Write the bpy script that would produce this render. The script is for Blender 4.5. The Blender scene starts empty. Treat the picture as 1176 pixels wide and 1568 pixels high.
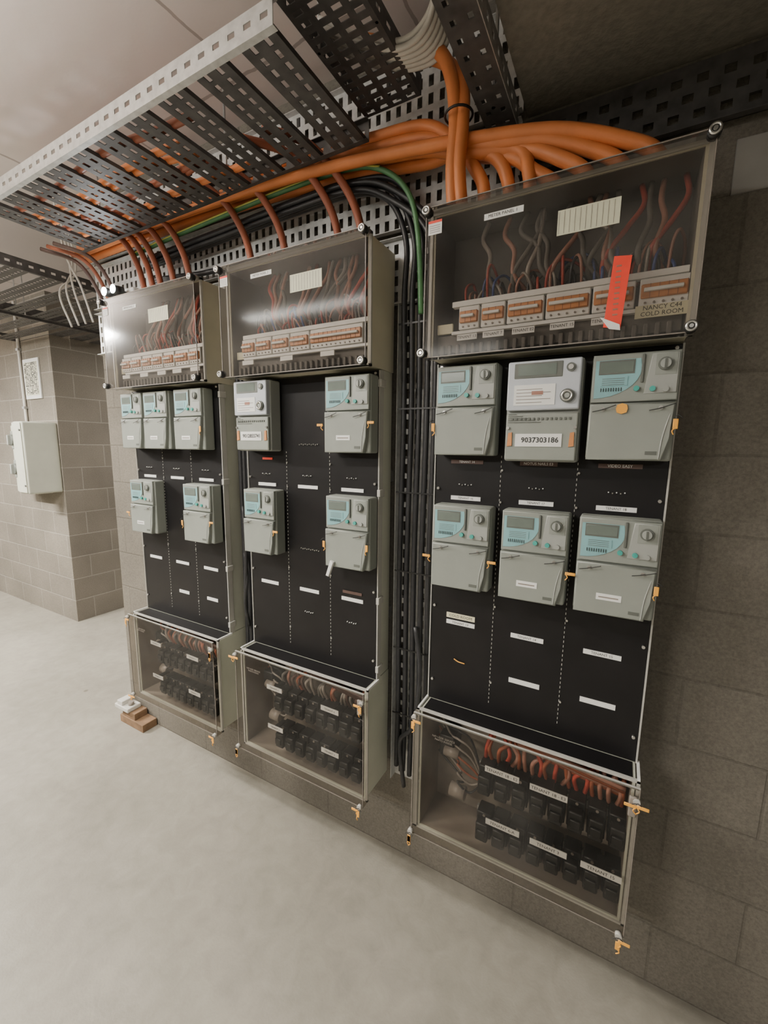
import bpy, bmesh, math, random
from mathutils import Vector, Matrix
random.seed(7)
H = 1.61
scene = bpy.context.scene
COL = scene.collection

# ---------------------------------------------------------------- materials
def nodes_of(m):
    m.use_nodes = True
    nt = m.node_tree
    return nt, nt.nodes, nt.links

def pmat(name, col, rough=0.5, metal=0.0, var=0.12, scale=30.0, bump=0.0, spec=0.5, emit=None, es=0.0, rot=None):
    m = bpy.data.materials.new(name)
    nt, N, L = nodes_of(m)
    b = N['Principled BSDF']
    b.inputs['Roughness'].default_value = rough
    b.inputs['Metallic'].default_value = metal
    b.inputs['Specular IOR Level'].default_value = spec
    tc = N.new('ShaderNodeTexCoord')
    no = N.new('ShaderNodeTexNoise'); no.inputs['Scale'].default_value = scale; no.inputs['Detail'].default_value = 5
    L.new(tc.outputs['Object'], no.inputs['Vector'])
    cr = N.new('ShaderNodeValToRGB')
    cr.color_ramp.elements[0].position = 0.3; cr.color_ramp.elements[1].position = 0.7
    cr.color_ramp.elements[0].color = (*[c*(1-var) for c in col], 1)
    cr.color_ramp.elements[1].color = (*[min(1, c*(1+var)) for c in col], 1)
    L.new(no.outputs['Fac'], cr.inputs['Fac'])
    L.new(cr.outputs['Color'], b.inputs['Base Color'])
    if bump > 0:
        bp = N.new('ShaderNodeBump'); bp.inputs['Strength'].default_value = bump; bp.inputs['Distance'].default_value = 0.01
        L.new(no.outputs['Fac'], bp.inputs['Height']); L.new(bp.outputs['Normal'], b.inputs['Normal'])
    if emit:
        b.inputs['Emission Color'].default_value = (*emit, 1)
        b.inputs['Emission Strength'].default_value = es
    return m

def block_mat(name, c1, c2, mortar, axis='x', mfac=0.008, joint=.6):
    m = bpy.data.materials.new(name)
    nt, N, L = nodes_of(m)
    b = N['Principled BSDF']; b.inputs['Roughness'].default_value = 0.92; b.inputs['Specular IOR Level'].default_value = 0.2
    tc = N.new('ShaderNodeTexCoord'); sp = N.new('ShaderNodeSeparateXYZ'); cb = N.new('ShaderNodeCombineXYZ')
    L.new(tc.outputs['Object'], sp.inputs[0])
    if axis == 'xy':
        ad = N.new('ShaderNodeMath'); ad.operation = 'ADD'
        L.new(sp.outputs['X'], ad.inputs[0]); L.new(sp.outputs['Y'], ad.inputs[1]); L.new(ad.outputs[0], cb.inputs['X'])
    else:
        L.new(sp.outputs['X'], cb.inputs['X'])
    L.new(sp.outputs['Z'], cb.inputs['Y'])
    br = N.new('ShaderNodeTexBrick')
    br.inputs['Scale'].default_value = 1.0
    br.inputs['Brick Width'].default_value = 0.40; br.inputs['Row Height'].default_value = 0.20
    br.inputs['Mortar Size'].default_value = mfac; br.inputs['Mortar Smooth'].default_value = 0.6
    br.inputs['Color1'].default_value = (*c1, 1); br.inputs['Color2'].default_value = (*c2, 1); br.inputs['Mortar'].default_value = (*mortar, 1)
    L.new(cb.outputs[0], br.inputs['Vector'])
    n1 = N.new('ShaderNodeTexNoise'); n1.inputs['Scale'].default_value = 2.2; n1.inputs['Detail'].default_value = 6
    n2 = N.new('ShaderNodeTexNoise'); n2.inputs['Scale'].default_value = 150; n2.inputs['Detail'].default_value = 5; n2.inputs['Roughness'].default_value = .7
    L.new(tc.outputs['Object'], n1.inputs['Vector']); L.new(tc.outputs['Object'], n2.inputs['Vector'])
    mp = N.new('ShaderNodeMapRange'); mp.inputs['To Min'].default_value = 0.62; mp.inputs['To Max'].default_value = 1.35
    L.new(n1.outputs['Fac'], mp.inputs['Value'])
    mp2 = N.new('ShaderNodeMapRange'); mp2.inputs['From Min'].default_value = .3; mp2.inputs['From Max'].default_value = .7
    mp2.inputs['To Min'].default_value = 0.72; mp2.inputs['To Max'].default_value = 1.18
    L.new(n2.outputs['Fac'], mp2.inputs['Value'])
    mu = N.new('ShaderNodeMath'); mu.operation = 'MULTIPLY'
    L.new(mp.outputs[0], mu.inputs[0]); L.new(mp2.outputs[0], mu.inputs[1])
    vm = N.new('ShaderNodeVectorMath'); vm.operation = 'SCALE'
    L.new(br.outputs['Color'], vm.inputs[0]); L.new(mu.outputs[0], vm.inputs['Scale'])
    L.new(vm.outputs[0], b.inputs['Base Color'])
    iv = N.new('ShaderNodeMath'); iv.operation = 'SUBTRACT'
    L.new(n2.outputs['Fac'], iv.inputs[0]); 
    sc = N.new('ShaderNodeMath'); sc.operation = 'MULTIPLY'; sc.inputs[1].default_value = joint
    L.new(br.outputs['Fac'], sc.inputs[0]); L.new(sc.outputs[0], iv.inputs[1])
    bp = N.new('ShaderNodeBump'); bp.inputs['Strength'].default_value = 0.5; bp.inputs['Distance'].default_value = 0.005
    L.new(iv.outputs[0], bp.inputs['Height']); L.new(bp.outputs['Normal'], b.inputs['Normal'])
    return m

def floor_mat():
    m = bpy.data.materials.new('concrete_floor')
    nt, N, L = nodes_of(m)
    b = N['Principled BSDF']; b.inputs['Roughness'].default_value = 0.5; b.inputs['Specular IOR Level'].default_value = 0.35
    tc = N.new('ShaderNodeTexCoord')
    n1 = N.new('ShaderNodeTexNoise'); n1.inputs['Scale'].default_value = 1.3; n1.inputs['Detail'].default_value = 8; n1.inputs['Roughness'].default_value = .6
    n2 = N.new('ShaderNodeTexNoise'); n2.inputs['Scale'].default_value = 14; n2.inputs['Detail'].default_value = 9; n2.inputs['Distortion'].default_value = .6; n2.inputs['Roughness'].default_value = .65
    n3 = N.new('ShaderNodeTexNoise'); n3.inputs['Scale'].default_value = 140; n3.inputs['Detail'].default_value = 3
    vo = N.new('ShaderNodeTexVoronoi'); vo.inputs['Scale'].default_value = 3.4
    for n in (n1, n2, n3, vo): L.new(tc.outputs['Object'], n.inputs['Vector'])
    cr = N.new('ShaderNodeValToRGB')
    cr.color_ramp.elements[0].position = .3; cr.color_ramp.elements[0].color = (.235, .220, .182, 1)
    cr.color_ramp.elements[1].position = .72; cr.color_ramp.elements[1].color = (.325, .306, .258, 1)
    L.new(n1.outputs['Fac'], cr.inputs['Fac'])
    cr2 = N.new('ShaderNodeValToRGB')
    cr2.color_ramp.elements[0].position = .3; cr2.color_ramp.elements[0].color = (.83, .83, .83, 1)
    cr2.color_ramp.elements[1].position = .7; cr2.color_ramp.elements[1].color = (1.06, 1.06, 1.06, 1)
    L.new(n2.outputs['Fac'], cr2.inputs['Fac'])
    mx = N.new('ShaderNodeMix'); mx.data_type = 'RGBA'; mx.blend_type = 'MULTIPLY'; mx.inputs['Factor'].default_value = 1
    L.new(cr.outputs[0], mx.inputs[6]); L.new(cr2.outputs[0], mx.inputs[7])
    cr3 = N.new('ShaderNodeValToRGB')
    cr3.color_ramp.elements[0].position = .035; cr3.color_ramp.elements[0].color = (.4, .36, .32, 1)
    cr3.color_ramp.elements[1].position = .06; cr3.color_ramp.elements[1].color = (1, 1, 1, 1)
    L.new(vo.outputs['Distance'], cr3.inputs['Fac'])
    mx2 = N.new('ShaderNodeMix'); mx2.data_type = 'RGBA'; mx2.blend_type = 'MULTIPLY'; mx2.inputs['Factor'].default_value = .7
    L.new(mx.outputs[2], mx2.inputs[6]); L.new(cr3.outputs[0], mx2.inputs[7])
    L.new(mx2.outputs[2], b.inputs['Base Color'])
    bp = N.new('ShaderNodeBump'); bp.inputs['Strength'].default_value = .15; bp.inputs['Distance'].default_value = .003
    L.new(n3.outputs['Fac'], bp.inputs['Height']); L.new(bp.outputs['Normal'], b.inputs['Normal'])
    return m

def ceiling_mat():
    m = bpy.data.materials.new('sprayed_board_ceiling')
    nt, N, L = nodes_of(m)
    b = N['Principled BSDF']; b.inputs['Roughness'].default_value = 0.75
    tc = N.new('ShaderNodeTexCoord')
    br = N.new('ShaderNodeTexBrick'); br.inputs['Scale'].default_value = 1; br.inputs['Brick Width'].default_value = 1.2; br.inputs['Row Height'].default_value = .6
    br.inputs['Mortar Size'].default_value = .006
    br.inputs['Color1'].default_value = (.68, .61, .57, 1); br.inputs['Color2'].default_value = (.63, .565, .53, 1); br.inputs['Mortar'].default_value = (.38, .33, .30, 1)
    n1 = N.new('ShaderNodeTexNoise'); n1.inputs['Scale'].default_value = 5; n1.inputs['Detail'].default_value = 8; n1.inputs['Distortion'].default_value = .15
    ad = N.new('ShaderNodeVectorMath'); ad.operation = 'MULTIPLY_ADD'; ad.inputs[1].default_value = (.05, .05, 0)
    L.new(tc.outputs['Object'], n1.inputs['Vector']); L.new(n1.outputs['Color'], ad.inputs[0]); L.new(tc.outputs['Object'], ad.inputs[2])
    L.new(ad.outputs[0], br.inputs['Vector']); L.new(br.outputs['Color'], b.inputs['Base Color'])
    bp = N.new('ShaderNodeBump'); bp.inputs['Strength'].default_value = .2; bp.inputs['Distance'].default_value = .02
    L.new(n1.outputs['Fac'], bp.inputs['Height']); L.new(bp.outputs['Normal'], b.inputs['Normal'])
    return m

def cover_mat(name, tint, haze):
    m = bpy.data.materials.new(name)
    nt, N, L = nodes_of(m)
    N.remove(N['Principled BSDF']); out = N['Material Output']
    tr = N.new('ShaderNodeBsdfTransparent'); tr.inputs[0].default_value = (*tint, 1)
    gl = N.new('ShaderNodeBsdfGlossy'); gl.inputs['Roughness'].default_value = .10; gl.inputs['Color'].default_value = (.9, .9, .9, 1)
    df = N.new('ShaderNodeBsdfDiffuse'); df.inputs['Color'].default_value = (.5, .48, .44, 1)
    lw = N.new('ShaderNodeLayerWeight'); lw.inputs['Blend'].default_value = .11
    mx = N.new('ShaderNodeMixShader'); L.new(lw.outputs['Fresnel'], mx.inputs[0]); L.new(tr.outputs[0], mx.inputs[1]); L.new(gl.outputs[0], mx.inputs[2])
    tc = N.new('ShaderNodeTexCoord'); no = N.new('ShaderNodeTexNoise'); no.inputs['Scale'].default_value = 5; no.inputs['Detail'].default_value = 6
    L.new(tc.outputs['Object'], no.inputs['Vector'])
    mr = N.new('ShaderNodeMapRange'); mr.inputs['From Min'].default_value = .35; mr.inputs['From Max'].default_value = .75
    mr.inputs['To Min'].default_value = haze*.4; mr.inputs['To Max'].default_value = haze*1.9
    L.new(no.outputs['Fac'], mr.inputs['Value'])
    m2 = N.new('ShaderNodeMixShader'); L.new(mr.outputs[0], m2.inputs[0]); L.new(mx.outputs[0], m2.inputs[1]); L.new(df.outputs[0], m2.inputs[2])
    L.new(m2.outputs[0], out.inputs['Surface'])
    return m

M = {
 'beige': pmat('enclosure_beige', (.58, .55, .43), .5, var=.08, scale=6),
 'pale': pmat('enclosure_pale_green', (.54, .55, .46), .5, var=.08, scale=6),
 'inner': pmat('enclosure_inside_shade', (.13, .118, .105), .7, var=.15, scale=8),  # beige interior drawn dark: dimness behind the cover put into the colour
 'innerlight': pmat('enclosure_inside_light', (.22, .19, .155), .7, var=.25, scale=6),
 'black': pmat('phenolic_black', (.009, .0085, .009), .42, var=.2, scale=10, spec=.3),
 'blackpl': pmat('black_plastic', (.009, .009, .009), .4, var=.1),
 'rim': pmat('rim_grey', (.46, .45, .41), .4, var=.05),
 'white': pmat('label_white', (.80, .80, .77), .5, var=.03),
 'cream': pmat('label_cream', (.70, .66, .46), .5, var=.05),
 'chart': pmat('chart_paper', (.66, .66, .50), .6, var=.05),
 'ink': pmat('ink', (.03, .03, .03), .6, var=.1),
 'brownlab': pmat('engraved_brown', (.10, .06, .05), .5, var=.1),
 'meter': pmat('meter_grey', (.255, .275, .245), .45, var=.05, scale=12),
 'meter2': pmat('meter_light_grey', (.32, .335, .31), .45, var=.03, scale=12),
 'metedge': pmat('meter_edge', (.11, .12, .105), .5, var=.05),
 'teal': pmat('teal_label', (.22, .42, .44), .45, var=.08, scale=20),
 'lcd': pmat('lcd_glass', (.14, .17, .15), .2, var=.05),
 'faceplate': pmat('meter_faceplate', (.50, .53, .57), .4, var=.03),
 'btn': pmat('green_button', (.06, .36, .31), .4, var=.05),
 'chrome': pmat('steel', (.62, .61, .58), .28, metal=.9, var=.05),
 'galv': pmat('galvanised_steel', (.46, .46, .45), .42, metal=.6, var=.22, scale=45),
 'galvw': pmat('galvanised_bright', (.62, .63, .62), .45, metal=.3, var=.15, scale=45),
 'galvshade': pmat('galvanised_shaded', (.085, .082, .08), .55, metal=.3, var=.3, scale=30),  # same galvanised steel, with the trays' underside shade put into the colour
 'orange': pmat('orange_cable', (.66, .215, .065), .5, var=.14, scale=9),
 'orangedk': pmat('orange_cable_dark', (.30, .09, .045), .5, var=.12, scale=12),
 'breaker': pmat('breaker_orange', (.60, .25, .09), .4, var=.1),
 'red': pmat('red_wire', (.38, .06, .04), .4, var=.1),
 'brownw': pmat('pinkbrown_wire', (.33, .16, .115), .4, var=.1),
 'blue': pmat('blue_wire', (.04, .07, .22), .4, var=.1),
 'greyw': pmat('grey_wire', (.24, .21, .18), .4, var=.1),
 'danger': pmat('danger_red', (.85, .06, .03), .5, var=.05),
 'sealor': pmat('seal_orange', (.9, .42, .06), .4, var=.05),
 'cabblk': pmat('black_cable', (.022, .022, .024), .42, var=.2),
 'cabwht': pmat('white_cable', (.62, .60, .55), .5, var=.05),
 'earth': pmat('green_earth', (.07, .20, .08), .45, var=.1),
 'yellow': pmat('yellow_stripe', (.50, .50, .10), .45, var=.1),
 'timber': pmat('timber', (.20, .12, .065), .8, var=.3, scale=20),
 'patch': pmat('pale_render', (.27, .26, .24), .85, var=.12, scale=8, bump=.2),
 'lamp': pmat('lamp_diffuser', (.9, .9, .9), .4, emit=(1, .98, .94), es=9),
 'spot': pmat('lamp_lens', (.9, .9, .9), .2, emit=(.95, .98, 1), es=260),
}
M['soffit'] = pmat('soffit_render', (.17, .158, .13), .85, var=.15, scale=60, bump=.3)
M['cover'] = cover_mat('smoky_cover', (.68, .655, .63), .075)
M['cover2'] = cover_mat('clear_cover', (.80, .77, .73), .045)
M['wall'] = block_mat('block_wall', (.192, .176, .146), (.182, .167, .139), (.162, .148, .123), 'x', .005, .7)
M['pier'] = block_mat('pier_block', (.235, .212, .175), (.20, .18, .15), (.31, .29, .25), 'xy', .006, .6)
M['floor'] = floor_mat()
M['ceil'] = ceiling_mat()

# ---------------------------------------------------------------- builder
class MB:
    def __init__(s):
        s.bm = bmesh.new(); s.mats = []
    def mi(s, k):
        if k not in s.mats: s.mats.append(k)
        return s.mats.index(k)
    def box(s, x0, x1, y0, y1, z0, z1, k, bev=0.0, seg=2):
        mi = s.mi(k)
        vs = [s.bm.verts.new((x, y, z)) for x in (x0, x1) for y in (y0, y1) for z in (z0, z1)]
        fs = []
        for idx in ((0,1,3,2),(4,6,7,5),(0,4,5,1),(2,3,7,6),(0,2,6,4),(1,5,7,3)):
            f = s.bm.faces.new([vs[i] for i in idx]); f.material_index = mi; fs.append(f)
        if bev > 0:
            es = list({e for f in fs for e in f.edges})
            r = bmesh.ops.bevel(s.bm, geom=es, offset=bev, segments=seg, affect='EDGES', profile=.5)
            for f in r['faces']: f.material_index = mi; f.smooth = True
    def quad(s, pts, k):
        f = s.bm.faces.new([s.bm.verts.new(p) for p in pts]); f.material_index = s.mi(k)
    def prism(s, pts, y0, y1, k, bev=0.0):
        mi = s.mi(k); n = len(pts)
        a = [s.bm.verts.new((p[0], y0, p[1])) for p in pts]; b = [s.bm.verts.new((p[0], y1, p[1])) for p in pts]
        fs = [s.bm.faces.new(a), s.bm.faces.new(list(reversed(b)))]
        for i in range(n):
            fs.append(s.bm.faces.new([a[i], b[i], b[(i+1) % n], a[(i+1) % n]]))
        for f in fs: f.material_index = mi
        if bev > 0:
            es = list({e for e in fs[0].edges})
            r = bmesh.ops.bevel(s.bm, geom=es, offset=bev, segments=2, affect='EDGES', profile=.5)
            for f in r['faces']: f.material_index = mi; f.smooth = True
    def cyl(s, c, r, d, axis, k, seg=20, r2=None):
        mi = s.mi(k)
        rot = {'x': Matrix.Rotation(math.pi/2, 4, 'Y'), 'y': Matrix.Rotation(math.pi/2, 4, 'X'), 'z': Matrix.Identity(4)}[axis]
        res = bmesh.ops.create_cone(s.bm, cap_ends=True, segments=seg, radius1=r, radius2=(r if r2 is None else r2), depth=d, matrix=Matrix.Translation(c) @ rot)
        for f in {f for v in res['verts'] for f in v.link_faces}:
            f.material_index = mi
            if len(f.verts) == 4: f.smooth = True
    def ring(s, c, R, r, k, seg=20, axis='y'):
        mi = s.mi(k); rows = []
        for i in range(seg):
            a = 2*math.pi*i/seg; row = []
            for j in range(8):
                b = 2*math.pi*j/8
                p, q, t = (R+r*math.cos(b))*math.cos(a), r*math.sin(b), (R+r*math.cos(b))*math.sin(a)
                row.append(s.bm.verts.new((c[0]+p, c[1]+(q if axis == 'y' else t), c[2]+(t if axis == 'y' else q))))
            rows.append(row)
        for i in range(seg):
            for j in range(8):
                f = s.bm.faces.new([rows[i][j], rows[(i+1) % seg][j], rows[(i+1) % seg][(j+1) % 8], rows[i][(j+1) % 8]])
                f.material_index = mi; f.smooth = True
    def tube(s, pts, r, k, seg=8):
        pts = catmull(pts); mi = s.mi(k); rows = []
        for i, p in enumerate(pts):
            t = (pts[min(i+1, len(pts)-1)] - pts[max(i-1, 0)]).normalized()
            up = Vector((0, 0, 1)) if abs(t.z) < .9 else Vector((0, 1, 0))
            u = t.cross(up).normalized()
            if rows:
                u = (pu - t*pu.dot(t)).normalized()
            pu = u; v = t.cross(u)
            rows.append([s.bm.verts.new(p + r*(math.cos(2*math.pi*j/seg)*u + math.sin(2*math.pi*j/seg)*v)) for j in range(seg)])
        for i in range(len(rows)-1):
            for j in range(seg):
                f = s.bm.faces.new([rows[i][j], rows[i][(j+1) % seg], rows[i+1][(j+1) % seg], rows[i+1][j]]); f.material_index = mi; f.smooth = True
        for rw in (rows[0], list(reversed(rows[-1]))):
            f = s.bm.faces.new(rw); f.material_index = mi
    def perf(s, o, u, v, n, ul, vl, pu, pv, hu, hv, th, k, stag=False):
        """perforated plate; o corner, u/v/n unit axes"""
        o, u, v, n = Vector(o), Vector(u), Vector(v), Vector(n)
        def bx(a0, a1, b0, b1):
            mi = s.mi(k)
            vs = [s.bm.verts.new(o + u*a + v*b + n*c) for a in (a0, a1) for b in (b0, b1) for c in (0, th)]
            for idx in ((0,1,3,2),(4,6,7,5),(0,4,5,1),(2,3,7,6),(0,2,6,4),(1,5,7,3)):
                f = s.bm.faces.new([vs[i] for i in idx]); f.material_index = mi
        nv = max(1, int(vl/pv)); nu = max(1, int(ul/pu))
        mv = (vl - nv*pv)/2; mu = (ul - nu*pu)/2
        b = 0.0
        for j in range(nv):
            h0 = mv + j*pv + (pv-hv)/2; h1 = h0 + hv
            bx(0, ul, b, h0); b = h1
            sh = (pu/2 if (stag and j % 2) else 0)
            a = 0.0
            for i in range(nu):
                g0 = mu + i*pu + (pu-hu)/2 + sh; g1 = g0 + hu
                if g1 > ul: break
                bx(a, g0, h0, h1); a = g1
            bx(a, ul, h0, h1)
        bx(0, ul, b, vl)
    def done(s, name, parent=None, loc=None, fixn=True):
        if fixn: bmesh.ops.recalc_face_normals(s.bm, faces=s.bm.faces[:])
        me = bpy.data.meshes.new(name); s.bm.to_mesh(me); s.bm.free()
        for k in s.mats: me.materials.append(M[k])
        ob = bpy.data.objects.new(name, me); COL.objects.link(ob)
        if loc: ob.location = loc
        if parent: ob.parent = parent
        return ob

def catmull(pts, n=8):
    P = [Vector(p) for p in pts]
    if len(P) < 3: return P
    P = [P[0]*2-P[1]] + P + [P[-1]*2-P[-2]]
    out = []
    for i in range(1, len(P)-2):
        for k in range(n):
            t = k/n
            a, b, c, d = P[i-1], P[i], P[i+1], P[i+2]
            out.append(.5*((2*b) + (-a+c)*t + (2*a-5*b+4*c-d)*t*t + (-a+3*b-3*c+d)*t*t*t))
    out.append(P[-2])
    return out

def empty(name, loc=(0, 0, 0)):
    e = bpy.data.objects.new(name, None); e.empty_display_size = .05; e.location = loc; COL.objects.link(e); return e

def text(s, x, y, z, size, parent, mat='ink', name='label_text', tilt=0):
    cu = bpy.data.curves.new(name, 'FONT'); cu.body = s; cu.size = size; cu.align_x = 'CENTER'; cu.align_y = 'CENTER'
    cu.resolution_u = 2
    cu.materials.append(M[mat])
    o = bpy.data.objects.new(name, cu); COL.objects.link(o)
    o.rotation_euler = (math.pi/2, tilt, 0); o.location = (x, y, z); o.parent = parent
    return o

# ---------------------------------------------------------------- room
YW = 1.33
def room_box(name, *a, k):
    b = MB(); b.box(*a, k); return b.done(name)
room_box('floor', -9, 2.6, -4.5, 4.2, -.1, 0, k='floor')
room_box('ceiling', -9, -.3, -4.5, 4.2, 2.83, 2.95, k='ceil')
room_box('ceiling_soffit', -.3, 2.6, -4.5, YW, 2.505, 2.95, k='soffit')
room_box('wall_back', -2.47, 2.6, YW, YW+.2, 0, 2.83, k='wall')
room_box('wall_left', -9, -4.2, 1.85, 4.0, 0, 2.83, k='pier')
room_box('wall_far', -4.2, 2.6, 4.0, 4.2, 0, 2.83, k='pier')
room_box('wall_end', -9.2, -9, -4.5, 4.2, 0, 2.83, k='pier')
room_box('wall_right', 2.6, 2.8, -4.5, 1.53, 0, 2.9, k='wall')
room_box('wall_front', -9, 2.6, -4.7, -4.5, 0, 2.83, k='pier')

# ---------------------------------------------------------------- switchboard
W = .605
ZT, ZB = H+.613, H+.240          # upper box
PT, PB = H+.240, H-.812          # panel
LT, LB = H-.812, H-1.238         # lower box
YC, YB = 1.10, 1.29
COLS = (.105, .303, .495)

def shell(b, x0, x1, y0, y1, z0, z1, k, kin, t=.006, shade_liner=None):
    b.box(x0, x0+t, y0, y1, z0, z1, k); b.box(x1-t, x1, y0, y1, z0, z1, k)
    b.box(x0+t, x1-t, y0, y1, z1-t, z1, k); b.box(x0+t, x1-t, y0, y1, z0, z0+t, k)
    b.box(x0+t, x1-t, y1-t, y1, z0+t, z1-t, kin)
    if shade_liner:  # thin added sheets, the interior's darkness put into their colour
        q = .0012
        b.box(x0+t, x0+t+q, y0+.004, y1-t, z0+t, z1-t, shade_liner); b.box(x1-t-q, x1-t, y0+.004, y1-t, z0+t, z1-t, shade_liner)
        b.box(x0+t, x1-t, y0+.004, y1-t, z1-t-q, z1-t, shade_liner); b.box(x0+t, x1-t, y0+.004, y1-t, z0+t, z0+t+q, shade_liner)

def seal(b, x, y, z, s=1.0, flip=1):
    b.tube([(x, y, z+.004), (x+.004*s*flip, y-.003, z+.006*s), (x+.012*s*flip, y-.004, z)], .0009, 'ink', 5)
    k = random.choice([0, 1, 1])
    if k:
        b.box(min(x, x+.024*s*flip), max(x, x+.024*s*flip), y-.005, y-.0025, z-.005*s, z+.003*s, 'sealor', .001, 1)
        b.tube([(x, y-.003, z-.002), (x+.006*flip*s, y-.005, z-.010*s), (x+.001, y-.004, z-.018*s)], .0014, 'sealor', 6)
    else:
        b.box(x-.005*s, x+.005*s, y-.005, y-.0025, z-.024*s, z-.002, 'sealor', .001, 1)
        b.tube([(x, y-.003, z-.022*s), (x-.005*flip, y-.004, z-.028*s), (x-.002, y-.003, z-.036*s)], .0014, 'sealor', 6)

def board(L, idx, groups, nlabels, fuse):
    R = L+W
    root = empty('meter_switchboard', (0, 0, 0))
    b = MB()
    shell(b, L+.008, R-.008, YC+.035, YB, ZB+.004, ZT-.004, 'beige', 'inner', shade_liner='inner')
    for (a0, a1, c0, c1) in ((L, R, ZT-.008, ZT), (L, R, ZB, ZB+.008), (L, L+.008, ZB, ZT), (R-.008, R, ZB, ZT)):
        b.box(a0, a1, YC+.030, YC+.038, c0, c1, 'rim')
    b.done('upper_enclosure', root)
    b = MB()
    shell(b, L+.012, R-.012, 1.215, YB, PB, PT+.004, 'pale', 'inner')
    b.box(L+.008, R-.008, 1.200, 1.212, PB, PT, 'black', .002, 1)
    b.box(R-.009, R-.005, 1.197, 1.222, PB, PT, 'rim'); b.box(L+.004, L+.007, 1.198, 1.222, PB, PT, 'rim')
    for z in (H+.2, H-.15, H-.52, H-.77):
        if idx: b.box(R-.010, R+.002, 1.192, 1.225, z-.012, z+.012, 'rim', .002)
        b.cyl((R-.02, 1.196, z+.03), .004, .008, 'y', 'chrome', 10)
        b.cyl((L+.02, 1.196, z+.03), .004, .008, 'y', 'chrome', 10)
    b.done('meter_panel', root)
    b = MB()
    yl = 1.1985
    for xi in (L+.204, L+.4):
        z = PT-.26
        while z > PB+.04:
            b.box(xi-.0008, xi+.0008, yl, 1.2005, z-.006, z, 'rim')
            z -= .0135
        for z in (H-.06, H-.15, H-.46, H-.70):
            b.cyl((xi+.004, 1.198, z), .003, .006, 'y', 'chrome', 10)
    for ci, c in enumerate(COLS):
        x = L+c
        b.box(x-.045, x+.045, yl-.001, 1.2005, H-.152, H-.140, 'white')
        b.box(x-.045, x+.045, yl-.001, 1.2005, H-.542, H-.529, 'white')
        if idx == 0:
            b.box(x-.048, x+.048, yl-.001, 1.2005, H-.045, H-.034, 'brownlab')
            if ci: b.box(x-.043, x+.043, yl-.001, 1.2005, H-.682, H-.668, 'white')
        elif idx == 2 and ci:
            b.box(x-.035, x+.035, yl-.001, 1.2005, H-.682, H-.668, 'white')
        for k in range(5):
            b.cyl((x-.02+.009*k, 1.198, H-.105-.002*(k % 2)), .0016, .006, 'y', 'chrome' if k % 2 else 'white', 8)
            if idx == 1 and ci: b.cyl((x-.02+.009*k, 1.198, H-.62-.002*(k % 2)), .0016, .006, 'y', 'white', 8)
    if idx == 0:
        b.box(L+.06, L+.15, yl-.001, 1.2005, H-.522, H-.506, 'cream')
        b.tube([(L+.09, 1.197, H-.655), (L+.105, 1.195, H-.66), (L+.125, 1.196, H-.662)], .0017, 'sealor', 6)
    if idx == 1:
        b.box(L+COLS[2]-.04, L+COLS[2]+.04, yl-.001, 1.2005, H-.515, H-.505, 'brownlab')
        b.box(L+COLS[0]-.02, L+COLS[0]+.03, yl-.001, 1.2005, H-.052, H-.044, 'danger')
        for i in range(10): b.cyl((L+.27+.009*i, 1.197, H+.005+.002*(i % 2)), .002, .006, 'y', 'chrome', 8); b.cyl((L+.27+.009*i, 1.197, H-.375-.002*(i % 2)), .002, .006, 'y', 'chrome', 8)
    b.done('panel_labels', root)
    if idx == 1:
        b = MB(); b.prism([(L+.436, H-.435), (L+.448, H-.438), (L+.468, H-.385), (L+.455, H-.380)], 1.122, 1.132, 'white', .002); b.done('paper_tag', root)
    if idx == 0:
        text('NOTUS NAILS E3', L+COLS[1], yl-.0015, H-.0395, .010, root, 'white')
        text('VIDEO EASY', L+COLS[2], yl-.0015, H-.0395, .010, root, 'white')
        text('TENANT 14', L+COLS[0], yl-.0015, H-.0395, .009, root, 'white')
        text('COLD ROOM', L+.105, yl-.0015, H-.514, .012, root)
        for ci in (0, 1, 2):
            text('TENANT %d' % (13+ci), L+COLS[ci], yl-.0015, H-.5355, .010, root)
            text('TENANT %d' % (16+ci), L+COLS[ci], yl-.0015, H-.146, .009, root)
    # breakers
    b = MB()
    yb = 1.140
    x0g, x1g = L+.075, R-.005
    b.box(L+.02, R-.02, yb+.018, yb+.024, ZB+.02, H+.305, 'inner')
    b.box(x0g-.01, x1g-.012, yb, yb+.02, H+.372, H+.386, 'white', .001, 1)
    b.box(x0g-.01, x1g-.012, yb+.002, yb+.02, H+.303, H+.311, 'white')
    b.box(L+.02, x0g-.012, yb+.012, yb+.02, H+.31, H+.335, 'cream')
    for (g0, g1) in groups:
        a0, a1 = L+g0, L+g1
        b.box(a0, a1, yb, yb+.06, H+.313, H+.371, 'white', .002, 1)
        b.box(a0+.003, a1-.003, yb-.006, yb+.002, H+.329, H+.358, 'breaker', .002, 1)
        n = max(2, round((a1-a0)/.018)); w = (a1-a0-.008)/n
        b.box(a0+.008, a1-.012, yb-.014, yb-.004, H+.341, H+.348, 'white', .001, 1)
        for i in range(n):
            q = a0+.004+i*w
            b.box(q+w-.0012, q+w-.0006, yb-.0068, yb-.005, H+.329, H+.358, 'brownlab')
            b.cyl((q+w/2, yb-.001, H+.320), .0025, .003, 'y', 'greyw', 8)
    for x in nlabels:
        b.box(L+x-.027, L+x+.027, yb-.004, yb, H+.285, H+.300, 'white')
    xx = L+.03
    while xx < R-.03:
        b.box(xx, xx+.010, yb+.008, yb+.018, ZB+.012, ZB+.04, 'inner', .002, 1); xx += .022
    if idx == 0:
        b.box(R-.11, R-.012, yb-.004, yb, H+.288, H+.314, 'cream')
    b.done('circuit_breakers', root)
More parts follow.
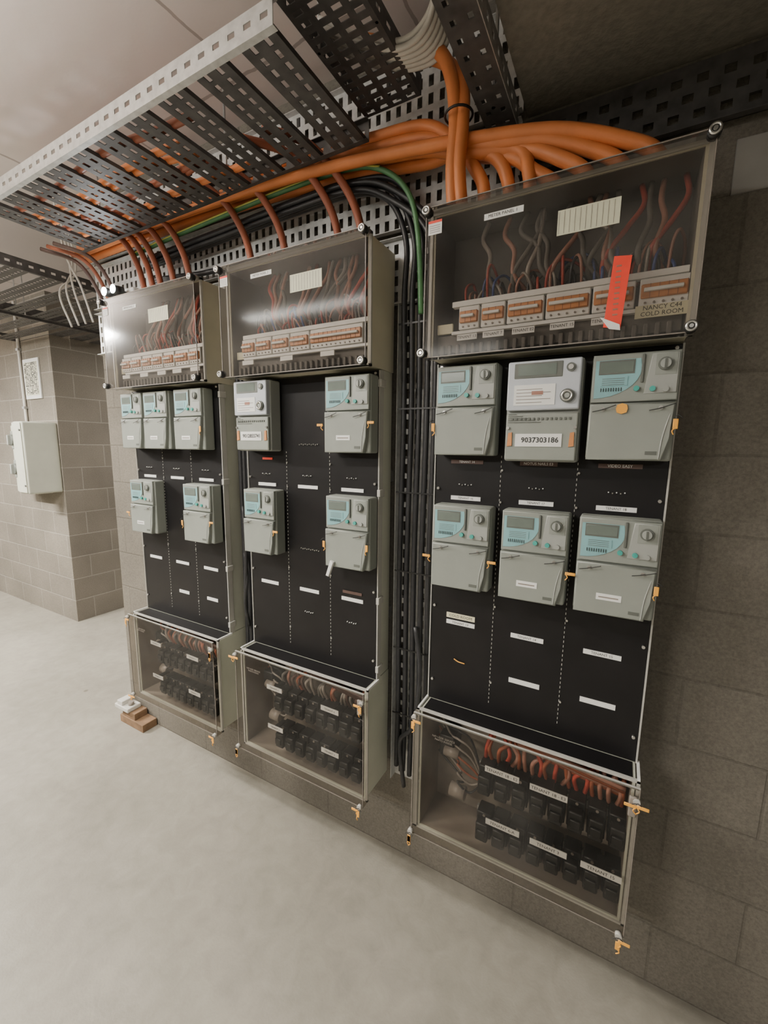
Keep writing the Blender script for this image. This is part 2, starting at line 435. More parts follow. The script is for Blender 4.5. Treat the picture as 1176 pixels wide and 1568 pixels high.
    if idx == 0:
        text('NANCY C44', R-.060, yb-.0045, H+.3075, .013, root); text('COLD ROOM', R-.060, yb-.0045, H+.2950, .013, root)
        for i, x in enumerate(nlabels): text('TENANT %s' % ['13', '7', 'E2', '15', '13'][i % 5], L+x, yb-.0045, H+.2925, .010, root)
    # wiring
    b = MB()
    rr = random.Random(10+idx)
    for i in range(34):
        x = L+.09 + (W-.13)*i/33
        k = rr.choice(['red', 'brownw', 'brownw', 'red', 'blue', 'greyw', 'greyw', 'cabblk'])
        top = H+.42+rr.random()*.05; dx = max(min(rr.uniform(-.09, .09), (R-.02-x)/1.15), (L+.02-x)/1.15)
        b.tube([(x, 1.19, H+.37), (x+dx*.12, 1.165+rr.random()*.02, top-.02), (x+dx*.5, 1.175+rr.random()*.04, top+.005), (x+dx, 1.22, top-.03+rr.random()*.02), (x+dx*1.1, 1.26, H+.40)], .0036, k, 6)
    for i in range(15):
        x = L+.2 + (W-.25)*i/14 + rr.uniform(-.02, .02)
        k = rr.choice(['brownw', 'greyw', 'red', 'brownw', 'inner'])
        dx = min(rr.uniform(-.12, .10), R-.03-x)
        b.tube([(x, 1.21, H+.39), (x-.02+dx*.3, 1.175, H+.44), (x+dx*.6, 1.18, H+.50), (x+dx, 1.2, H+.55), (x+dx*.9, 1.22, H+.60)], .0062, k, 8)
    b.done('internal_wiring', root)
    # cover
    b = MB()
    b.quad([(L, YC, ZB), (R, YC, ZB), (R, YC, ZT), (L, YC, ZT)], 'cover')
    b.quad([(L, YC, ZB), (L, YC+.03, ZB), (L, YC+.03, ZT), (L, YC, ZT)], 'cover')
    b.quad([(R, YC, ZB), (R, YC+.03, ZB), (R, YC+.03, ZT), (R, YC, ZT)], 'cover')
    b.quad([(L, YC, ZT), (R, YC, ZT), (R, YC+.03, ZT), (L, YC+.03, ZT)], 'cover')
    b.quad([(L, YC, ZB), (R, YC, ZB), (R, YC+.03, ZB), (L, YC+.03, ZB)], 'cover')
    b.done('upper_cover', root)
    b = MB()
    t = .002
    for z in (ZB, ZT-t): b.box(L, R, YC-.001, YC+t, z, z+t, 'greyw')
    for x in (L, R-t): b.box(x, x+t, YC-.001, YC+t, ZB, ZT, 'greyw')
    for (x, z) in ((L+.006, ZT-.012), (R-.006, ZT-.010), (L+.0, ZB+.012), (R-.008, ZB+.010)):
        b.cyl((x, YC-.004, z), .012, .02, 'y', 'blackpl', 20); b.ring((x, YC-.015, z), .0085, .0028, 'chrome'); b.cyl((x, YC-.014, z), .004, .006, 'y', 'chrome', 10)
    yy = YC-.0015
    b.box(L+.325, L+.45, yy, YC-.0005, H+.478, H+.530, 'chart')
    for i in range(11): b.box(L+.328+i*.011, L+.3288+i*.011, yy-.0004, yy, H+.481, H+.527, 'greyw')
    b.box(L+.155, L+.248, yy, YC-.0005, H+.548, H+.562, 'white')
    b.box(L+.008, L+.045, yy, YC-.0005, H+.545, H+.578, 'white'); b.box(L+.008, L+.045, yy-.0003, yy, H+.572, H+.578, 'danger')
    for i in range(4): b.box(L+.012, L+.040, yy-.0003, yy, H+.550+i*.005, H+.5512+i*.005, 'greyw')
    b.done('cover_fittings', root)
    text('METER PANEL %d' % (idx+1), L+.2, yy-.0005, H+.555, .010, root)
    if idx == 0:
        b = MB()
        xt = L+.458
        b.prism([(xt-.022, H+.268), (xt+.012, H+.262), (xt+.022, H+.408), (xt-.012, H+.412)], YC-.004, YC-.0025, 'danger')
        b.prism([(xt-.030, H+.290), (xt+.01, H+.270), (xt+.012, H+.258), (xt-.01, H+.263)], YC-.006, YC-.0045, 'white')
        for i in range(10): b.box(xt-.006, xt+.004, YC-.0045, YC-.004, H+.29+i*.011, H+.2935+i*.011, 'brownw')
        b.done('danger_tag', root)
    # lower box
    b = MB()
    shell(b, L+.010, R-.010, YC+.032, YB, LB+.006, LT-.002, 'pale', 'innerlight', shade_liner='innerlight')
    b.box(L+.016, R-.016, YC+.04, 1.199, LT-.0018, LT-.0005, 'black')
    for (a0, a1, c0, c1) in ((L, R, LT-.006, LT+.001), (L, R, LB, LB+.006), (L, L+.007, LB, LT), (R-.007, R, LB, LT)):
        b.box(a0, a1, YC+.028, YC+.036, c0, c1, 'rim')
    b.box(L, L+.006, YC+.03, 1.205, LT-.004, LT+.004, 'white'); b.box(R-.006, R, YC+.03, 1.205, LT-.004, LT+.004, 'white')
    b.box(L, R, YC, YC+.006, LT-.004, LT+.001, 'rim')
    t = .002
    b.box(L, R, YC-.001, YC+t, LB, LB+t, 'greyw')
    for x in (L, R-t): b.box(x, x+t, YC-.001, YC+t, LB, LT, 'greyw')
    b.done('lower_enclosure', root)
    b = MB()
    f0, f1, nf = fuse
    for row, zc in ((0, H-.990), (1, H-1.148)):
        b.box(L+f0-.01, L+f1-.012, 1.205, 1.215, zc-.012, zc+.012, 'galv')
        p = (f1-f0)/nf
        for i in range(nf):
            x = L+f0+p*i
            b.box(x+.002, x+p-.003, 1.155, 1.205, zc-.046, zc+.040, 'blackpl', .003, 1)
            b.box(x+.006, x+p-.007, 1.128, 1.156, zc-.036, zc+.024, 'blackpl', .005)
            b.box(x+.010, x+p-.011, 1.121, 1.130, zc-.020, zc+.006, 'blackpl', .003, 1)
            b.cyl((x+p/2, 1.154, zc+.033), .004, .003, 'y', 'greyw', 8)
    labs = [(.275, -.915), (.40, -.918), (.285, -1.083), (.41, -1.085), (.54, -1.087)] if idx == 0 else [(.2, -.918), (.46, -.92), (.2, -1.083), (.46, -1.086)]
    hw = .048 if idx == 0 else .038
    for (x, z) in labs:
        b.box(L+x-hw, L+x+hw, 1.106, 1.108, H+z-.009, H+z+.009, 'white')
        b.box(L+x-.01, L+x+.01, 1.108, 1.16, H+z-.003, H+z+.003, 'blackpl')
    b.done('fuse_holders', root)
    if idx == 0:
        for (x, z), s in zip(labs, ('TENANT 18 - E2', 'TENANT 18 - E3', 'TENANT 6-A', 'TENANT 3', 'TENANT 15')):
            text(s, L+x, 1.1055, H+z, .0125, root)
    else:
        for (x, z) in labs: text('TENANT %d' % (5+idx), L+x, 1.1055, H+z, .010, root)
    b = MB()
    rr = random.Random(40+idx)
    for i in range(20):
        x = L+f0 + (f1-f0)*(i+.5)/20
        cl = lambda v: min(max(v, L+.03), R-.03)
        k = rr.choice(['orangedk', 'orangedk', 'brownw', 'red', 'brownw'] if idx == 0 else ['greyw', 'brownlab', 'brownw', 'inner', 'orangedk'])
        b.tube([(cl(x), 1.20, H-.955), (cl(x+rr.uniform(-.01, .02)), 1.18, H-.90), (cl(x+rr.uniform(-.02, .05)), 1.19+rr.random()*.03, H-.86), (cl(x+rr.uniform(-.1, .1)), 1.25, H-.83)], .006, k, 8)
    for i in range(4):
        z = H-.845-.014*i
        b.tube([(L+.30, 1.17+.01*i, z+.012), (L+.40, 1.165+.01*i, z), (L+.48, 1.16+.01*i, z-.01), (L+.578, 1.17+.01*i, z-.03)], .008, ('orangedk' if i % 2 else 'brownw') if idx == 0 else 'brownlab', 8)
    for i in range(7):
        z = H-.90-.03*i
        b.tube([(L+.03, 1.25, z+.05), (L+.07+.01*i, 1.22, z), (L+.12, 1.19, z+.01), (L+.16, 1.2, z-.02), (L+.2, 1.21, H-1.05)], .0035, rr.choice(['cabblk', 'greyw', 'greyw', 'orangedk']), 6)
    b.cyl((L+.12, 1.2, H-1.11), .022, .05, 'x', 'greyw', 20); b.cyl((L+.095, 1.2, H-.98), .016, .05, 'x', 'greyw', 20)
    b.box(L+.05, L+.10, 1.2, 1.28, H-1.0, H-.93, 'blackpl', .004)
    b.done('lower_wiring', root)
    b = MB()
    b.quad([(L, YC, LB), (R, YC, LB), (R, YC, LT), (L, YC, LT)], 'cover2')
    b.quad([(L, YC, LB), (L, YC+.028, LB), (L, YC+.028, LT), (L, YC, LT)], 'cover2')
    b.quad([(R, YC, LB), (R, YC+.028, LB), (R, YC+.028, LT), (R, YC, LT)], 'cover2')
    b.quad([(L, YC, LB), (R, YC, LB), (R, YC+.028, LB), (L, YC+.028, LB)], 'cover2')
    b.done('lower_cover', root)
    text('NO USER SERVICE\nPARTS INSIDE', L+.10, YC-.001, H-.87, .009, root, 'greyw')
    b = MB()
    for (x, z) in ((L+.004, LT-.012), (R-.006, LT-.03), (L, LB+.01), (R-.012, LB+.004)):
        b.cyl((x, YC-.003, z), .008, .014, 'y', 'rim', 16)
        seal(b, x, YC-.010, z-.006, 1.1, 1); seal(b, x, YC-.010, z-.008, 1.1, -1)
    b.box(R-.022, R-.004, YC-.008, YC, LT-.075, LT-.02, 'greyw', .003)
    b.done('seal_tags', root)
    b = MB()
    for z in (H+.5, H-.1, H-.6, H-1.1):
        b.box(L+.02, R-.02, YB, YW-.001, z-.02, z+.02, 'galv')
    b.done('mounting_struts', root)
    return root

LR, LM, LL = -.495, -1.283, -2.020
board(LR, 0, [(.085, .140), (.145, .207), (.212, .300), (.305, .402), (.407, .492), (.500, .592)], [.11, .18, .255, .345, .435], (.195, .595, 8))
board(LM, 1, [(.06, .125), (.13, .20), (.205, .28), (.285, .365), (.37, .57)], [.09, .27, .44], (.17, .58, 8))
board(LL, 2, [(.05, .115), (.12, .19), (.20, .265), (.27, .335), (.345, .41), (.42, .50), (.505, .57)], [.08, .21, .33, .43, .54], (.17, .57, 8))

# ---------------------------------------------------------------- meters
def meter_a(x, zrel, sticker=False, w=.17, seals=(1, 1), orange=False):
    h = .243; s = w/.17
    b = MB()
    X = lambda v: v*s
    b.box(X(-.085), X(.085), -.050, 0, 0, h, 'meter', .006)
    b.prism([(X(-.083), .001), (X(.066), .001), (X(.0750), .05), (X(.082), .130), (X(-.083), .130)], -.066, -.045, 'meter', .004)
    b.prism([(X(-.083), .134), (X(.083), .134), (X(.083), h-.002), (X(-.083), h-.002)], -.060, -.045, 'meter', .003)
    b.prism([(X(.020), .150), (X(.030), .236), (X(.080), .236), (X(.080), .150)], -.0625, -.058, 'meter2', .002)
    b.tube([(X(.0785), -.063, .125), (X(.070), -.0655, .09), (X(.063), -.066, .05), (X(.060), -.066, .004)], .0016, 'meter2', 6)
    arc = [(X(-.077), .228), (X(.010), .228)]
    for i in range(9):
        a = math.pi/2*i/8
        arc.append((X(-.077 + .090*math.cos(a)), .205 - .062*math.sin(a)))
    b.prism(arc, -.0612, -.0595, 'teal')
    b.box(X(-.068), X(-.002), -.0625, -.060, .199, .224, 'lcd', .001, 1)
    b.box(X(-.070), X(0.0), -.0619, -.0605, .196, .227, 'metedge')
    b.box(X(-.066), X(-.012), -.0622, -.060, .170, .190, 'teal')
    for i in range(4): b.box(X(-.062), X(-.018), -.0626, -.0615, .1725+i*.0045, .1735+i*.0045, 'metedge')
    for i in range(9): b.box(X(-.064+i*.005), X(-.0625+i*.005), -.0626, -.0605, .158, .166, 'ink')
    b.box(X(.012), X(.0175), -.0645, -.058, .175, .236, 'metedge', .001, 1)
    b.cyl((X(.055), -.065, .212), .0135, .01, 'y', 'metedge', 24); b.cyl((X(.055), -.068, .212), .010, .012, 'y', 'meter2', 24)
    b.box(X(.055)-.002, X(.055)+.002, -.076, -.07, .203, .221, 'metedge')
    b.box(X(.038), X(.076), -.0635, -.062, .190, .234, 'meter')
    for (px, pz) in ((.006, .162), (.036, .160), (.060, .158)):
        b.cyl((X(px), -.064, pz), .0058, .008, 'y', 'btn' if px < .05 else 'meter2', 16)
    for px in (-.055, .055):
        b.cyl((X(px), -.066, .118), .0045, .006, 'y', 'chrome', 12)
        b.tube([(X(px)-.022, -.072, .112), (X(px), -.072, .117), (X(px)+.026, -.074, .126)], .0011, 'ink', 5)
    b.box(X(.034), X(.056), -.0668, -.0655, .014, .022, 'metedge')
    if sticker:
        b.box(X(-.035), X(.018), -.0672, -.0655, .040, .056, 'white'); b.box(X(-.03), X(.012), -.0676, -.067, .046, .049, 'greyw')
    if orange:
        pts = [(X(-.018)+.014*math.cos(a*math.pi/4)*(1 if a % 2 else .85), .118+.012*math.sin(a*math.pi/4)) for a in range(8)]
        b.prism(pts, -.070, -.0665, 'sealor')
    if seals[0]: seal(b, X(-.086), -.066, .090, 1.0, -1)
    if seals[1]: seal(b, X(.084), -.066, .095, 1.0, 1)
    return b.done('electricity_meter', None, (x, 1.1999, H+zrel))

def meter_b(x, zrel, w=.178, num='9037303186'):
    h = .250; b = MB(); s = w/.178
    X = lambda v: v*s
    b.box(X(-.089), X(.089), -.055, 0, 0, h, 'meter2', .006)
    b.box(X(-.086), X(.086), -.072, -.05, .128, h-.002, 'faceplate', .004)
    b.box(X(-.086), X(.086), -.066, -.05, .003, .122, 'meter', .004)
    b.box(X(-.070), X(.045), -.0735, -.070, .205, .243, 'metedge', .002, 1)
    b.box(X(-.060), X(.030), -.0742, -.073, .212, .238, 'lcd')
    b.box(X(-.068), X(.030), -.0732, -.0715, .140, .190, 'white')
    for i in range(5): b.box(X(-.062), X(.0+.02*(i % 2)), -.0736, -.0730, .146+i*.008, .1475+i*.008, 'greyw')
    b.box(X(-.025), X(.002), -.0738, -.073, .165, .174, 'brownw')
    b.cyl((X(.062), -.073, .226), .010, .008, 'y', 'metedge', 20); b.cyl((X(.062), -.076, .226), .006, .006, 'y', 'chrome', 14)
    b.cyl((X(.058), -.074, .160), .016, .012, 'y', 'metedge', 24); b.ring((X(.058), -.081, .160), .011, .003, 'chrome'); b.cyl((X(.058), -.079, .160), .006, .006, 'y', 'meter2', 14)
    for i in range(14): b.box(X(-.072+i*.0105), X(-.0675+i*.0105), -.0685, -.065, .104, .110, 'metedge')
    for i in range(5): b.box(X(-.08), X(-.06+.015*i), -.0675, -.065, .118-i*.005, .1195-i*.005, 'metedge')
    b.box(X(-.060), X(.052), -.068, -.0655, .038, .070, 'white')
    for sx in (-.074, .074):
        b.prism([(X(sx)-.006, .038), (X(sx)+.006, .040), (X(sx)+.005, .074), (X(sx)-.004, .072)], -.069, -.066, 'breaker')
    b.cyl((X(-.08), -.068, .085), .004, .004, 'y', 'chrome', 10); b.cyl((X(.08), -.068, .085), .004, .004, 'y', 'chrome', 10)
    o = b.done('electricity_meter', None, (x, 1.1999, H+zrel))
    t = text(num, 0, -.0685, .054, .018, o, name='serial_text'); t.data.offset = .0004
    return o

UP, LO = -.020, -.405
meter_a(LR+.110, UP, seals=(1, 0)); meter_b(LR+.312, UP-.012); meter_a(LR+.506, UP-.004, w=.176, seals=(0, 1), orange=True)
meter_a(LR+.112, LO, seals=(1, 1)); meter_a(LR+.312, LO, True, seals=(0, 1)); meter_a(LR+.506, LO, True, w=.176, seals=(0, 1))
meter_b(LM+.100, UP, w=.165, num='9012855741'); meter_a(LM+.510, UP, True)
meter_a(LM+.115, LO, w=.155, seals=(0, 1)); meter_a(LM+.510, LO, False)
meter_a(LL+.090, UP, True, w=.155, seals=(0, 0)); meter_a(LL+.262, UP, True, w=.160, seals=(0, 0)); meter_a(LL+.475, UP, True, seals=(0, 1))
meter_a(LL+.120, LO, True, seals=(1, 0)); meter_a(LL+.500, LO, False)

# ---------------------------------------------------------------- wall trays
b = MB()
X0, X1 = -2.44, -.31
for (z0, z1) in ((H+.46, H+.66), (H+.68, H+.88), (H+.90, H+1.15)):
    b.perf((X0, YW-.020, z0), (1, 0, 0), (0, 0, 1), (0, -1, 0), X1-X0, z1-z0, .036, .048, .016, .030, .002, 'galvw')
    b.box(X0, X1, YW-.042, YW-.020, z0, z0+.002, 'galvw'); b.box(X0, X1, YW-.042, YW-.020, z1-.002, z1, 'galvw')
for x in (-2.3, -1.7, -1.1, -.5):
    b.box(x-.015, x+.015, YW-.020, YW-.001, H+.46, H+1.15, 'galvshade')
b.done('wall_cable_tray')
b = MB()
b.perf((-.31, YW-.020, H+.735), (1, 0, 0), (0, 0, 1), (0, -1, 0), 2.4, .14, .05, .036, .022, .018, .002, 'galvshade', True)
b.box(-.31, 2.09, YW-.04, YW-.02, H+.735, H+.737, 'galvshade')
b.perf((-.31, YW-.020, H+.50), (1, 0, 0), (0, 0, 1), (0, -1, 0), .4, .22, .036, .048, .016, .030, .002, 'galv')
for x in (-.2, .5, 1.2, 1.9): b.box(x-.015, x+.015, YW-.020, YW-.001, H+.735, H+.875, 'galvshade')
b.done('wall_cable_tray')

def riser(x0, x1, zb, zt):
    b = MB()
    b.perf((x0, YW-.014, zb), (1, 0, 0), (0, 0, 1), (0, -1, 0), x1-x0, zt-zb, .036, .05, .016, .032, .002, 'galv')
    b.box(x0-.002, x0, YW-.05, YW-.001, zb, zt, 'galvw'); b.box(x1, x1+.002, YW-.05, YW-.001, zb, zt, 'galvw')
    z = zb+.2
    while z < zt:
        b.box(x0, x1, YW-.012, YW-.001, z, z+.02, 'galvshade'); z += .5
    b.done('vertical_cable_tray')
riser(-.665, -.510, H-1.25, H+.455)
riser(-1.405, -1.295, H-1.1, H+.455)

# ---------------------------------------------------------------- suspended trays
def ladder(name, x0, x1, y0, y1, z, axis='x', rung=.10, pitch=.155, side='galvw', side2='galvshade', rk='galvshade', rods=(), hz=2.83, sideh=.055):
    b = MB()
    if axis == 'x':
        for y in (y0, y1):
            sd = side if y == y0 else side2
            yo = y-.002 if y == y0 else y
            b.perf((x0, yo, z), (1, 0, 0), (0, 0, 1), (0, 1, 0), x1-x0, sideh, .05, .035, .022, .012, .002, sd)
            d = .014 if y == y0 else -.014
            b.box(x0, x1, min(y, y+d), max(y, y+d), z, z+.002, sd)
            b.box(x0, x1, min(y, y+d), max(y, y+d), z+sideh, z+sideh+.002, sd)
        x = x1-.01-rung
        while x > x0:
            b.perf((x, y0+.002, z+.002), (0, 1, 0), (1, 0, 0), (0, 0, 1), y1-y0-.004, rung, .034, .044, .022, .013, .002, rk)
            b.box(x-.0015, x, y0, y1, z+.002, z+.014, rk); b.box(x+rung, x+rung+.0015, y0, y1, z+.002, z+.014, rk)
            x -= pitch
    else:
        for x in (x0, x1):
            b.perf((x, y0, z), (0, 1, 0), (0, 0, 1), (1, 0, 0), y1-y0, sideh, .05, .035, .022, .012, .002, side2)
            d = .014 if x == x0 else -.014
            b.box(min(x, x+d), max(x, x+d), y0, y1, z, z+.002, side2)
        y = y0+.01
        while y+rung < y1:
            b.perf((x0+.002, y, z+.002), (1, 0, 0), (0, 1, 0), (0, 0, 1), x1-x0-.004, rung, .034, .044, .022, .013, .002, rk)
            y += pitch
    for (rx, ry) in rods:
        b.cyl((rx, ry, (z+hz)/2), .004, hz-z, 'z', 'galv', 8)
    return b.done(name)
Z1 = H+.88
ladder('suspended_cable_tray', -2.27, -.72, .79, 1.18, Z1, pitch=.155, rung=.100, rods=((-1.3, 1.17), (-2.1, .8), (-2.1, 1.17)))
b = MB()
tz = H+.99
b.perf((-.765, -.2, tz), (1, 0, 0), (0, 1, 0), (0, 0, 1), .18, 1.44, .044, .030, .026, .013, .002, 'galvshade')
for x in (-.767, -.585):
    b.perf((x, -.2, tz), (0, 1, 0), (0, 0, 1), (1, 0, 0), 1.44, .05, .05, .035, .022, .012, .002, 'galvshade')
for y in (0, 1.0):
    for x in (-.76, -.59): b.cyl((x, y, (tz+2.83)/2), .004, 2.83-tz, 'z', 'galv', 8)
b.done('suspended_cable_tray')
ladder('suspended_cable_tray', -4.75, -3.80, .75, 2.6, Z1, axis='y', rods=((-4.73, 1.5), (-3.82, 1.5)))
ladder('suspended_cable_tray', -3.72, -2.78, .75, 2.6, Z1, axis='y', rods=((-3.70, 1.5), (-2.80, 1.5)))
b = MB()
b.perf((-.395, -.4, H+.86), (1, 0, 0), (0, 1, 0), (0, 0, 1), .075, 1.70, .037, .045, .012, .014, .002, 'galvshade')
b.perf((-.397, -.4, H+.86), (0, 1, 0), (0, 0, 1), (1, 0, 0), 1.70, .05, .045, .05, .014, .014, .002, 'galvshade')
b.perf((-.320, -.4, H+.86), (0, 1, 0), (0, 0, 1), (1, 0, 0), 1.70, .05, .045, .05, .014, .014, .002, 'galv')
for y in (0, .6, 1.2): b.cyl((-.36, y, (H+.86+2.83)/2), .005, 2.83-H-.86, 'z', 'galv', 8)
b.done('ceiling_cable_channel')

# ---------------------------------------------------------------- cables
TOP = H+.617
b = MB()
rr = random.Random(3)
ends = [(-.375, 1.19), (-.315, 1.21), (-.26, 1.19), (-.195, 1.2), (-.125, 1.19), (-.05, 1.2), (.02, 1.2)]
for i, (ex, ey) in enumerate(ends):
    a, c = i % 3, i//3
    y = 1.262-.034*c; z = H+.885+.030*a+(.012 if c == 1 else 0)
    pts = [(-2.40, y, z+.02), (-1.9, y+rr.uniform(-.006, .006), z+.018), (-1.45, y, z+.01+rr.uniform(-.006, .006)), (-1.05, y, z-.01), (-.75, y-.005, z-.04), (-.55, y-.02, z-.075)]
    if i < 3:
        pts += [(-.44, 1.215-.01*i, H+.80-.012*i), (ex-.035, 1.2, H+.745), (ex, ey, H+.68), (ex+.005, ey, TOP-.01)]
    else:
        k = i-3
        zz = H+.775+.006*k
        pts += [(-.42, 1.215-.012*k, zz), (-.42+.5*(ex+.42), 1.205-.006*k, zz-.040), (ex-.055, ey, H+.685), (ex-.005, ey, H+.645), (ex+.008, ey, TOP-.01)]
    b.tube(pts, .0165, 'orange', 12)
for i in range(2):
    b.tube([(-.70, 1.14-.03*i, H+1.075), (-.60, 1.19-.03*i, H+1.06), (-.50, 1.19-.03*i, H+1.01), (-.44-.02*i, 1.18-.02*i, H+.93), (-.425-.02*i, 1.155, H+.82), (-.43-.02*i, 1.155, H+.72), (-.42-.025*i, 1.165, TOP-.01)], .017, 'orange', 12)
b.ring((-.436, 1.155, H+.84), .035, .003, 'blackpl', axis='z')
b.done('orange_cable_bundle')
b = MB()
for k, xb in enumerate((-.838, -.753, -1.22, -1.06, -1.86, -1.80, -1.745, -1.66, -1.56)):
    xt = xb-.125
    b.tube([(xt-.10, 1.02, Z1+.02), (xt-.05, 1.14, Z1+.04), (xt, 1.200, Z1-.005), (xb-.05, 1.205, H+.77), (xb-.01, 1.20, H+.68), (xb, 1.20, TOP-.01)], .0125, 'orangedk', 12)
for i in range(3):
    x = -2.27-.06*i
    b.tube([(x-.1, 1.1, Z1+.03), (x, 1.2, Z1-.01), (x+.06, 1.25, H+.76), (x+.09+.02*i, 1.26, H+.60), (x+.09+.03*i, 1.27, H+.40)], .009, 'orangedk' if i % 2 else 'brownlab', 10)
b.done('orange_drop_cables')
b = MB()
for i in range(5):
    y = .88+.055*i
    b.tube([(-2.24, y, Z1+.020), (-1.9, y+rr.uniform(-.03, .03), Z1+.022), (-1.5, y+rr.uniform(-.03, .03), Z1+.020), (-1.25, y+rr.uniform(-.02, .02), Z1+.022), (-1.12-.10*(i % 4), y+.01, Z1+.020)], .012, 'orange' if i % 3 else 'orangedk', 10)
b.done('tray_orange_cables')
b = MB()
for i in range(5):
    o = .020*(i % 3); q = .021*(i//3)
    xx = -.632+.027*i
    b.tube([(-1.9, 1.262-q, H+.780+o), (-1.4, 1.262-q, H+.795+o), (-1.05, 1.26-q, H+.805+o), (-.82, 1.255-q, H+.80+o), (-.69+.8*o, 1.25-q, H+.75+o), (xx+.005, 1.25-q, H+.62), (xx, 1.255, H+.45), (xx+.003, 1.26, H+.1), (xx-.002, 1.26, H-.4), (xx+.002, 1.26, H-.9), (xx-.003, 1.265, H-1.17-.01*i)], .0090, 'cabblk', 10)
for z in (H+.38, H+.12, H-.15, H-.42, H-.7, H-.95): b.box(-.648, -.512, 1.2485, 1.2505, z, z+.005, 'blackpl')
b.tube([(-.56, 1.24, H-.6), (-.53, 1.22, H-.75), (-.55, 1.22, H-.95), (-.61, 1.24, H-1.05), (-.60, 1.26, H-1.24)], .008, 'cabblk')
for i in range(4):
    xx = -1.385+.022*i
    b.tube([(-1.9, 1.27, H+.70+.01*i), (-1.6, 1.265, H+.70), (xx-.02, 1.26, H+.66), (xx, 1.26, H+.45), (xx, 1.26, H), (xx+.003, 1.26, H-.5), (xx, 1.265, H-1.08)], .0095, 'cabblk', 10)
for i in range(2):
    b.tube([(-1.36, 1.24, H-.25-.2*i), (-1.33, 1.22, H-.45-.1*i), (-1.345, 1.22, H-.66), (-1.36, 1.25, H-.78)], .007, 'cabblk')
b.done('black_cable_bundle')
b = MB()
pts = [(-1.95, 1.222, H+.825), (-1.7, 1.222, H+.84), (-1.4, 1.222, H+.852), (-1.05, 1.222, H+.862), (-.82, 1.22, H+.855), (-.70, 1.215, H+.82), (-.61, 1.215, H+.74), (-.575, 1.222, H+.62), (-.565, 1.235, H+.40)]
b.tube(pts, .008, 'earth', 10)
b.tube([(p[0], p[1]-.006, p[2]+.004) for p in pts[:6]], .0035, 'yellow', 8)
b.done('earth_cable')
b = MB()
for i in range(12):
    d = .014*(i % 6); e = .016*(i//6)
    b.tube([(-.76, 1.00+d, H+1.050+e), (-.66, 1.06+d, H+1.015+e), (-.57+.2*d, 1.09+d, H+.995+e), (-.50+.3*d, 1.09+d, H+1.02+e), (-.46+.5*d, 1.06+d, H+1.10+d), (-.44-e+.5*d, 1.04+d, 2.83)], .0072, 'cabwht', 8)
b.done('white_cable_bundle')
b = MB()
for i in range(4):
    x = -2.55-.07*i
    b.tube([(x, 1.2+.05*i, 2.82), (x+.02, 1.22+.05*i, H+.95), (x+.06, 1.26, H+.80), (x+.11, 1.28, H+.62)], .005, 'cabwht', 8)
b.done('white_drop_cables')

# ---------------------------------------------------------------- other objects
b = MB()
b.box(-2.17, -2.02, 1.245, 1.288, H+.655, H+.715, 'white', .006)
for x in (-2.135, -2.065):
    b.cyl((x, 1.235, H+.69), .006, .03, 'y', 'blackpl', 8)
    b.cyl((x, 1.20, H+.69), .022, .04, 'y', 'blackpl', 24, .018); b.cyl((x, 1.179, H+.69), .018, .004, 'y', 'spot', 24)
b.done('emergency_spotlight')
b = MB()
b.box(-4.38, -4.215, 1.60, 1.85, H-.42, H+.17, 'pale', .012)
b.box(-4.37, -4.225, 1.592, 1.602, H-.41, H+.16, 'pale', .004)
b.box(-4.75, -4.385, 1.72, 1.85, H-.44, H+.15, 'pale', .010)
for z in (H+.02, H-.22):
    b.box(-4.52, -4.385, 1.63, 1.721, z-.075, z+.075, 'meter', .008)
    b.cyl((-4.45, 1.615, z), .045, .035, 'y', 'metedge', 28); b.box(-4.46, -4.44, 1.58, 1.60, z-.04, z+.04, 'meter2', .004)
for z in (H-.35, H+.10): b.cyl((-4.235, 1.589, z), .008, .008, 'y', 'metedge', 12)
b.done('isolator_enclosure')
b = MB()
b.tube([(-4.72, 1.835, H+.15), (-4.72, 1.835, H+.7), (-4.72, 1.835, 2.82)], .012, 'cabwht')
for z in (H+.3, H+.8): b.box(-4.74, -4.70, 1.82, 1.849, z, z+.02, 'galv')
b.done('wall_conduit')
b = MB()
nx0, nx1, nz0, nz1 = -4.68, -4.40, H+.38, H+.72
b.box(nx0, nx1, 1.835, 1.85, nz0, nz1, 'white', .004)
b.box(nx0+.02, nx1-.02, 1.833, 1.836, nz0+.03, nz1-.03, 'chart')
r2 = random.Random(5)
for i in range(24):
    for j in range(20):
        if r2.random() < .72:
            b.box(nx0+.030+.0112*j, nx0+.038+.0112*j, 1.8320, 1.8335, nz0+.04+.0112*i, nz0+.048+.0112*i, 'ink' if r2.random() < .5 else 'greyw')
b.done('framed_site_plan')
b = MB()
b.box(-2.44, -2.22, 1.24, 1.325, 0, .045, 'timber', .003); b.box(-2.42, -2.30, 1.245, 1.32, .045, .085, 'timber', .003)
b.box(-2.47, -2.34, 1.23, 1.31, .085, .11, 'cabwht', .004); b.box(-2.45, -2.40, 1.235, 1.30, .11, .135, 'cabwht', .003)
b.cyl((-2.37, 1.27, .12), .015, .02, 'z', 'greyw', 16)
b.done('timber_offcuts')
b = MB()
b.prism([(.17, H+.585), (.60, H+.585), (.60, H+.695), (.17, H+.70)], YW-.006, YW-.0005, 'patch', .002)
b.box(.255, .28, YW-.010, YW-.005, H+.62, H+.635, 'ink'); b.cyl((.30, YW-.01, H+.645), .006, .012, 'y', 'chrome', 10)
b.done('wall_render_patch')

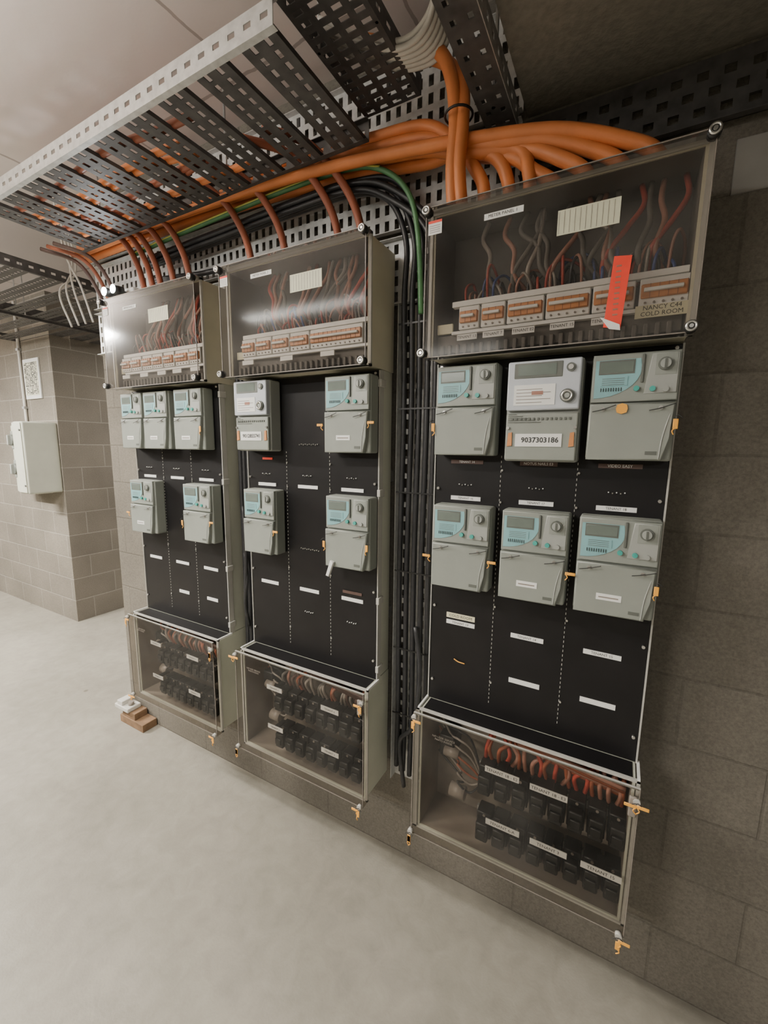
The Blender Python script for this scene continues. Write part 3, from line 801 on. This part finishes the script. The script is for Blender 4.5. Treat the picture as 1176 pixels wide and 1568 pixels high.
# ---------------------------------------------------------------- lights: suspended linear fixtures, with added up-lights and fill
def batten(x, y, z, power, up=0, L=1.2, col=(1, .96, .885), hz=2.83):
    b = MB()
    b.box(-L/2, L/2, -.05, .05, -.03, 0, 'white', .004); b.box(-L/2+.02, L/2-.02, -.035, .035, -.055, -.03, 'lamp', .008)
    for s in (-.4, .4): b.cyl((s*L, 0, (hz-z)/2), .003, hz-z+.001, 'z', 'galv', 8)
    o = b.done('ceiling_or_fill_light', None, (x, y, z))
    for sgn, pw in ((-1, power), (1, up)):
        if pw <= 0: continue
        ld = bpy.data.lights.new('tube_or_fill_light', 'AREA'); ld.shape = 'RECTANGLE'
        ld.size = L; ld.size_y = .1
        ld.energy = pw; ld.color = col
        lo = bpy.data.objects.new('tube_or_fill_light', ld); COL.objects.link(lo); lo.parent = o
        if sgn < 0: lo.location = (0, 0, -.06)
        else: lo.location = (0, 0, .01); lo.rotation_euler = (math.pi, 0, 0)  # upward light added to brighten the ceiling
batten(-1.8, -.10, 2.55, 46, 62)
batten(-1.7, -2.0, 2.62, 105, 30)
batten(-4.4, .1, 2.58, 215, 130)
batten(-3.4, 3.2, 2.62, 40, 12)
batten(-7.0, .3, 2.62, 120, 40)
batten(1.3, -2.3, 2.45, 52, 0, hz=2.505)  # unseen fixture, added as fill from the right

w = bpy.data.worlds.new('World'); scene.world = w; w.use_nodes = True
w.node_tree.nodes['Background'].inputs[0].default_value = (.6, .58, .55, 1)
w.node_tree.nodes['Background'].inputs[1].default_value = .3

# ---------------------------------------------------------------- camera
cam = bpy.data.cameras.new('camera'); co = bpy.data.objects.new('camera', cam); COL.objects.link(co)
f = Vector((-.4790, .8646, -.1517)).normalized()
r = Vector((.8737, .4862, .0124)); r = (r - f*r.dot(f)).normalized()
u = r.cross(f)
m = Matrix(((r.x, u.x, -f.x, 0), (r.y, u.y, -f.y, 0), (r.z, u.z, -f.z, H), (0, 0, 0, 1)))
co.matrix_world = m
cam.sensor_fit = 'VERTICAL'; cam.sensor_height = 36; cam.lens = 36*647/1568; cam.clip_start = .02
scene.camera = co
